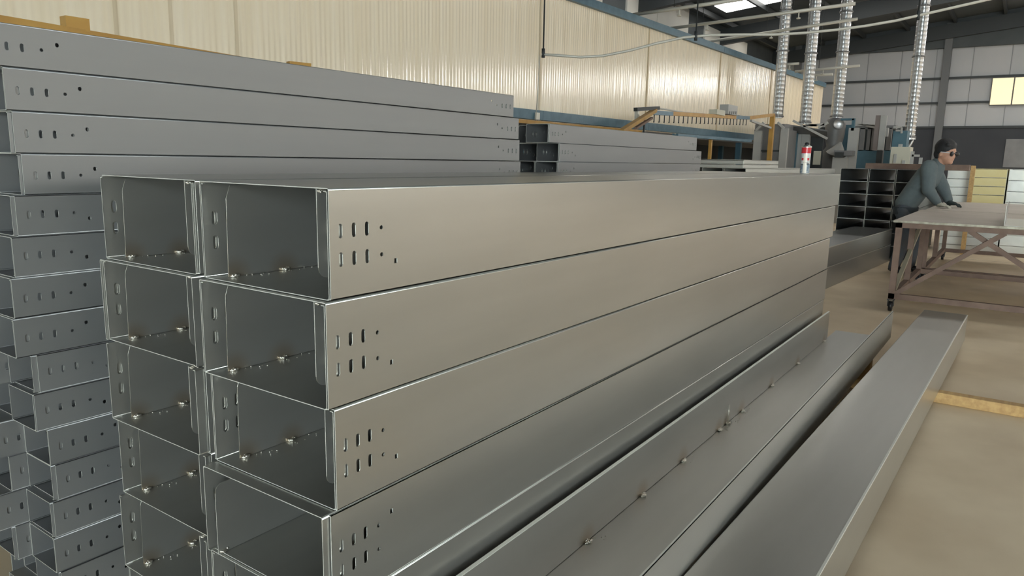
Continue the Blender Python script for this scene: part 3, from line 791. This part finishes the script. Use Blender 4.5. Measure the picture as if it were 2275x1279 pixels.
MB().add([A_, B_, C_, D_]+[p_-Vector((0, 0, .03)) for p_ in (A_, B_, C_, D_)], [(0,1,2,3),(7,6,5,4),(0,4,5,1),(1,5,6,2),(2,6,7,3),(3,7,4,0)]).build('roof_sheet', GREY, b2)
for a_, b_ in (((1762, 268), (1838, 308)), ((1785, 280), (1832, 276)), ((1818, 284), (1840, 272)), ((1790, 276), (1815, 279))):
    MB().bar(onX(*a_, 16.86), onX(*b_, 16.86), .05, .05).build('strut', LGREY, b2)
cy = thing('cyclone_separator', 'dark grey cyclone with a round flange under the third duct', 'cyclone', (17.7, 2.85, 0))
c0 = onX(1858, 262, 18.35)
def cz(y): return onX(1858, y, 18.35).z
MB().lathe((c0.x, c0.y, 0), [(.30, 0), (.30, cz(345)), (.16, cz(325)), (.20, cz(312)), (.22, cz(300)), (.23, cz(280)), (.20, cz(266)), (.14, cz(262))], 24).build('cyclone_body', GREY, cy)
f0 = onX(1863, 276, 18.05)
MB().lathe(f0, [(0, 0), (.09, 0), (.12, .02), (.12, .05)], 20, (-1, -.35, 0)).build('inspection_flange', SPIRAL, cy)
MB().lathe(onX(1868, 315, 18.0), [(.02, 0), (.16, -.20), (.24, -.3)], 16, (-.2, -.3, 1)).build('hopper_cone', LGREY, cy)
fn = thing('blower_cabinet', 'light grey blower cabinet beside the cyclone', 'cabinet', (17, 2.3, 0))
pt_('cabinet', LGREY, fn, 1850, 348, 1878, 386, 17.0, .5, True)
pt_('blower', GREY, fn, 1853, 334, 1893, 346, 16.9, .4)
pt_('motor', DARK, fn, 1855, 338, 1872, 350, 16.8, .3)
pt_('post', LGREY, fn, 1886, 284, 1899, 374, 17.2, .12, True)
pt_('cross_arm', TEAL, fn, 1868, 263, 1897, 267, 17.2, .1)
pt_('arm_post', TEAL, fn, 1893, 263, 1897, 290, 17.2, .1)
b3 = thing('coating_booth', 'dark blue coating booth with open bays behind the dark stack', 'booth', (18.6, 1.9, 0))
pt_('side_panel', TEAL, b3, 1868, 277, 1888, 384, 18.8, 1.4, True)
pt_('lower_panel', TEAL, b3, 1900, 333, 1990, 380, 18.6, .2, True)
pt_('back_panel', DARK, b3, 1900, 285, 1990, 335, 20.0, .1)
for x0 in (1901, 1912, 1928, 1936, 1972): pt_('post', GREY, b3, x0, 284, x0+5, 335, 18.6, .08)
for k, (a_, b_) in enumerate((((1890, 270), (1945, 284)), ((1896, 278), (1950, 278)), ((1915, 276), (1965, 284)))):
    MB().bar(onX(*a_, 18.5), onX(*b_, 18.5), .05, .04).build('roof_strut', LGREY, b3)
pt_('header', GREY, b3, 1900, 279, 1990, 286, 18.6, .3)
lp = thing('leaning_panel', 'narrow brownish panel with a bright edge standing upright in the booth', 'panel', (17.6, 1.7, 0))
pt_('panel', mat('mauve_brown', (.22, .18, .17), .5), lp, 1946, 256, 1958, 334, 17.6, .3)
pt_('bright_edge', LGREY, lp, 1957, 256, 1963, 333, 17.55, .05)
pt_('bracket', LGREY, lp, 1958, 284, 1972, 303, 17.6, .1)
pt_('foot', DARK, lp, 1948, 334, 1956, 385, 17.6, .2, True)
cb = thing('control_cabinet', 'beige control cabinet with two handles standing behind the brown beam', 'cabinet', (14.5, 1.0, 0))
pt_('case', BEIGE, cb, 1980, 326, 2017, 380, 14.5, .4, True)
pt_('handle', LGREY, cb, 1986, 342, 1990, 362, 14.46, .04)
pt_('handle', LGREY, cb, 2004, 356, 2010, 366, 14.46, .04)
pt_('knob', LGREY, cb, 1996, 320, 2003, 326, 14.55, .1)
pt_('frame_post', LGREY, cb, 2021, 336, 2026, 380, 14.6, .06, True)
pt_('frame_arm', LGREY, cb, 2026, 343, 2042, 348, 14.6, .06)
pt_('white_tag', LGREY, cb, 2042, 350, 2048, 364, 14.6, .03)
bt = thing('drum_stand', 'blue steel cabinet with a small frame beneath the rightmost duct', 'cabinet', (17, 1.2, 0))
pt_('cabinet', TEAL, bt, 1985, 290, 2006, 384, 17.0, .4, True)
for a_, b_ in (((1985, 282), (2003, 283)), ((2003, 283), (2003, 296)), ((1990, 290), (2000, 290))):
    MB().bar(onX(*a_, 16.9), onX(*b_, 16.9), .035, .035, (1, 0, 0)).build('frame_bar', LGREY, bt)

# ------------------------------------------------------------------ the worker
def capsule(mb, p, q, r, r2, n=14):
    p = Vector(p); q = Vector(q)
    mb.cyl(p, q, r, r2, n); mb.ball(p, r, n, 8); mb.ball(q, r2, n, 8)
def remesh(mb, name, mt, parent, vox=.010, smooth=6):
    me = bpy.data.meshes.new(name+'_src'); me.from_pydata(mb.v, [], mb.f)
    o = bpy.data.objects.new(name+'_src', me); col.objects.link(o)
    r = o.modifiers.new('r', 'REMESH'); r.mode = 'VOXEL'; r.voxel_size = vox
    s_ = o.modifiers.new('s', 'SMOOTH'); s_.iterations = smooth; s_.factor = .5
    dg = bpy.context.evaluated_depsgraph_get(); dg.update()
    me2 = bpy.data.meshes.new_from_object(o.evaluated_get(dg))
    bpy.data.objects.remove(o); bpy.data.meshes.remove(me)
    me2.name = name; me2.materials.clear(); me2.materials.append(mt)
    off = parent.location
    for v in me2.vertices: v.co -= off
    me2.polygons.foreach_set('use_smooth', [True]*len(me2.polygons)); me2.update()
    return link(name, me2, parent)
SKIN = mat('skin', (.52, .28, .19), .5, c2=(.56, .31, .215), scale=20)
JACK = mat('jacket_cloth', (.10, .124, .130), .85, c2=(.125, .152, .157), scale=9, bump=.6)
TROU = mat('trouser_cloth', (.075, .072, .075), .85, c2=(.06, .075, .095), scale=8, bump=.2)
HAIR = mat('hair', (.012, .012, .014), .6, bump=.4, scale=60)
GLV_D = mat('glove_dark', (.02, .03, .03), .8); GLV_L = mat('glove_light', (.42, .40, .33), .8)
px0 = 9.3
pr_ = thing('person', 'worker in dark grey jacket and sunglasses leaning on the table', 'person', (px0, .12, 0))
pel = Vector((px0, .19, .84)); chest = Vector((px0, .03, 1.17)); neck = Vector((px0, -.05, 1.345)); head = Vector((px0-.02, -.125, 1.475))
for v_ in (chest, neck, head): v_.y -= .035
shR, shL = Vector((px0-.185, -.02, 1.30)), Vector((px0+.175, -.03, 1.29))
elR, elL = Vector((px0-.235, -.045, 1.04)), Vector((px0+.20, -.165, 1.05))
haR, haL = Vector((px0-.14, -.165, .872)), Vector((px0+.10, -.255, .885))
hipR, hipL = Vector((px0-.09, .20, .80)), Vector((px0+.09, .19, .80))
knR, knL = Vector((px0-.11, .16, .44)), Vector((px0+.11, .07, .45))
anR, anL = Vector((px0-.11, .24, .09)), Vector((px0+.12, .10, .09))
hd = Vector((-.42, -.88, -.12)).normalized()       # where the face looks
hx = hd.cross(Vector((0, 0, 1))).normalized(); hz = hx.cross(hd)
HR = Matrix((hd, hx, hz)).transposed()             # head axes: x forward, y right, z up
HS_ = 1.1
def H(f, s_, u): return head + (hd*f + hx*s_ + hz*u)*HS_
mb = MB()
mb.ball(H(0, 0, .02), .1*HS_, 18, 12, (.98, .78, 1.1), HR)                # skull
mb.ball(H(.035, 0, -.045), .075*HS_, 16, 10, (.9, .78, 1.0), HR)          # jaw
mb.ball(H(.075, 0, -.095), .03*HS_, 12, 8, (.8, .9, .6), HR)              # chin
mb.ball(H(.098, 0, -.028), .016*HS_, 10, 8, (1.0, .9, 1.3), HR)           # nose
mb.ball(H(.089, 0, .0), .013*HS_, 10, 8, (.8, .8, 1.8), HR)
mb.ball(H(.085, 0, -.062), .02*HS_, 10, 8, (.6, 1.3, .45), HR)            # lips
mb.ball(H(.08, 0, .025), .03*HS_, 12, 8, (.5, 2.0, .5), HR)               # brow
for s_ in (-1, 1): mb.ball(H(-.005, s_*.078, -.012), .026*HS_, 10, 8, (.7, .35, 1.2), HR)   # ears
capsule(mb, neck-Vector((0, -.02, .06)), H(-.01, 0, -.06), .058, .056)
capsule(mb, pel+Vector((0, -.01, .05)), chest, .10, .115); capsule(mb, chest, neck-Vector((0, 0, .05)), .115, .07)
capsule(mb, shR+Vector((.04, 0, -.02)), shL-Vector((.04, 0, .02)), .045, .045)
for a_, b_, c_ in ((shR, elR, haR), (shL, elL, haL)):
    capsule(mb, a_, b_, .040, .034); capsule(mb, b_, b_.lerp(c_, .86), .034, .027)
for a_, b_, c_ in ((hipR, knR, anR), (hipL, knL, anL)):
    capsule(mb, a_, b_, .075, .05); capsule(mb, b_, c_, .048, .035)
body = remesh(mb, 'body', SKIN, pr_, .008, 4)
# jacket: torso shell, sleeves, collar and hem
mb = MB()
def ell(mb, c, rx_, ry_, rz_, R=None): mb.ball(c, 1.0, 20, 14, (rx_, ry_, rz_), R)
for f_, rx_, ry_ in [(i_/10, .178+.012*math.sin(i_/10*PI)*(1 if i_ > 5 else -.4), .135+.006*math.sin(i_/10*PI)) for i_ in range(11)]:
    c_ = (pel+Vector((0, .0, .02))).lerp(chest+Vector((0, 0, .05)), f_)
    ell(mb, c_, rx_, ry_, .11)
ell(mb, (shR+shL)/2+Vector((0, .01, -.01)), .205, .10, .085)
capsule(mb, shR+Vector((.03, 0, 0)), elR, .093, .072); capsule(mb, elR, elR.lerp(haR, .80), .070, .050)
capsule(mb, shL+Vector((-.03, 0, 0)), elL, .093, .072); capsule(mb, elL, elL.lerp(haL, .80), .070, .050)
capsule(mb, neck+Vector((0, .03, -.06)), neck+Vector((0, .0, .005)), .085, .072)
capsule(mb, chest+Vector((0, .01, 0)), neck+Vector((0, .015, -.05)), .15, .105)
jk = remesh(mb, 'jacket', JACK, pr_, .009, 5)
mb = MB()
hem = pel+Vector((0, .005, -.065))
n = 28; vs = []
for z_, k_ in ((-.045, 1.03), (.045, 1.05)):
    for i in range(n): a_ = 2*PI*i/n; vs.append(hem+Vector((math.cos(a_)*.176*k_, math.sin(a_)*.134*k_, z_)))
mb.add(vs, [(i, (i+1) % n, n+(i+1) % n, n+i) for i in range(n)], True).build('hem_band', mat('jacket_hem', (.03, .038, .045), .9), pr_)
# trousers
mb = MB()
ell(mb, pel+Vector((0, .01, -.06)), .165, .128, .13)
for a_, b_, c_ in ((hipR, knR, anR), (hipL, knL, anL)):
    capsule(mb, a_, b_, .098, .078); capsule(mb, b_, c_+Vector((0, 0, -.01)), .076, .066)
remesh(mb, 'trousers', TROU, pr_, .01, 5)
for an, fd in ((anR, Vector((-.25, -.97, 0))), (anL, Vector((-.2, -.98, 0)))):
    mb = MB(); fd = fd.normalized(); sd = Vector((fd.y, -fd.x, 0)); R3 = Matrix((fd, sd, Vector((0, 0, 1)))).transposed()
    b0 = Vector((an.x, an.y, .045))
    mb.ball(b0+fd*.07, 1, 16, 10, (.145, .048, .042), R3); mb.ball(b0+Vector((0, 0, .03)), 1, 14, 10, (.06, .045, .06), R3)
    mb.box(-.001, 0, 0, .001, .001, .001) if False else None
    remesh(mb, 'shoe', BLACK, pr_, .008, 3).location.z += .002
# gloves with five fingers closed on the table edge
def glove(wr_, hand, fd, thumb_side, mt):
    mb = MB(); fd = fd.normalized(); sd = fd.cross(Vector((0, 0, 1))).normalized(); dn = Vector((0, 0, -1))
    capsule(mb, wr_, hand, .036, .036)
    R3 = Matrix((fd, sd, Vector((0, 0, 1)))).transposed()
    mb.ball(hand+fd*.03, 1, 14, 10, (.055, .046, .024), R3)
    for i, (o_, L_) in enumerate(((-.036, .062), (-.012, .074), (.012, .070), (.034, .054))):
        k0 = hand+fd*.068+sd*o_; k1 = k0+fd*L_*.45+dn*.008; k2 = k1+fd*L_*.35+dn*.022
        capsule(mb, k0-fd*.03, k1, .0115, .0105, 8); capsule(mb, k1, k2, .0105, .009, 8)
    t0 = hand+fd*.0+sd*thumb_side*.04; t1 = t0+fd*.035+sd*thumb_side*.025; t2_ = t1+fd*.03-sd*thumb_side*.004+dn*.008
    capsule(mb, t0, t1, .014, .0125, 8); capsule(mb, t1, t2_, .0125, .010, 8)
    return remesh(mb, 'glove', mt, pr_, .005, 2)
glove(elR.lerp(haR, .84), haR+Vector((0, 0, .0)), Vector((-.05, -1, -.10)), 1, GLV_L)
glove(elL.lerp(haL, .70), haL+Vector((0, 0, .0)), Vector((-.25, -1, -.10)), -1, GLV_D)
# hair cap and sunglasses
mb = MB()
mb.ball(H(-.016, 0, .055), .1*HS_, 20, 14, (1.08, .93, 1.02), HR)
for k in range(7): mb.ball(H(.058-abs(k-3)*.006, (k-3)*.022, .090), .028*HS_, 10, 8, (.9, .8, 1.0), HR)
mb.ball(H(-.06, 0, -.01), .06*HS_, 14, 10, (.9, 1.3, 1.25), HR)
for s_ in (-1, 1): mb.ball(H(-.02, s_*.07, .03), .035*HS_, 10, 8, (1.2, .6, 1.3), HR)
hair_o = remesh(mb, 'hair', HAIR, pr_, .008, 2)
gl = None
mb = MB()
for s_ in (-1, 1):
    mb.ball(H(.092, s_*.036, .0), 1, 14, 10, (.018, .050, .030), Matrix(HR) @ Matrix.Rotation(s_*-.35, 3, 'Z'))
mb.bar(H(.104, -.015, .006), H(.104, .015, .006), .008, .008)
gl = mb.build('sunglasses', BLACK, pr_)
mb = MB()
for s_ in (-1, 1): mb.bar(H(.085, s_*.07, .010), H(-.005, s_*.086, .008), .004, .009)
mb.build('temple_arms', mat('white_temple', (.6, .6, .6), .3), gl)
bpy.data.objects['temple_arms'].location = (0, 0, 0)
for v in bpy.data.objects['temple_arms'].data.vertices: v.co -= pr_.location
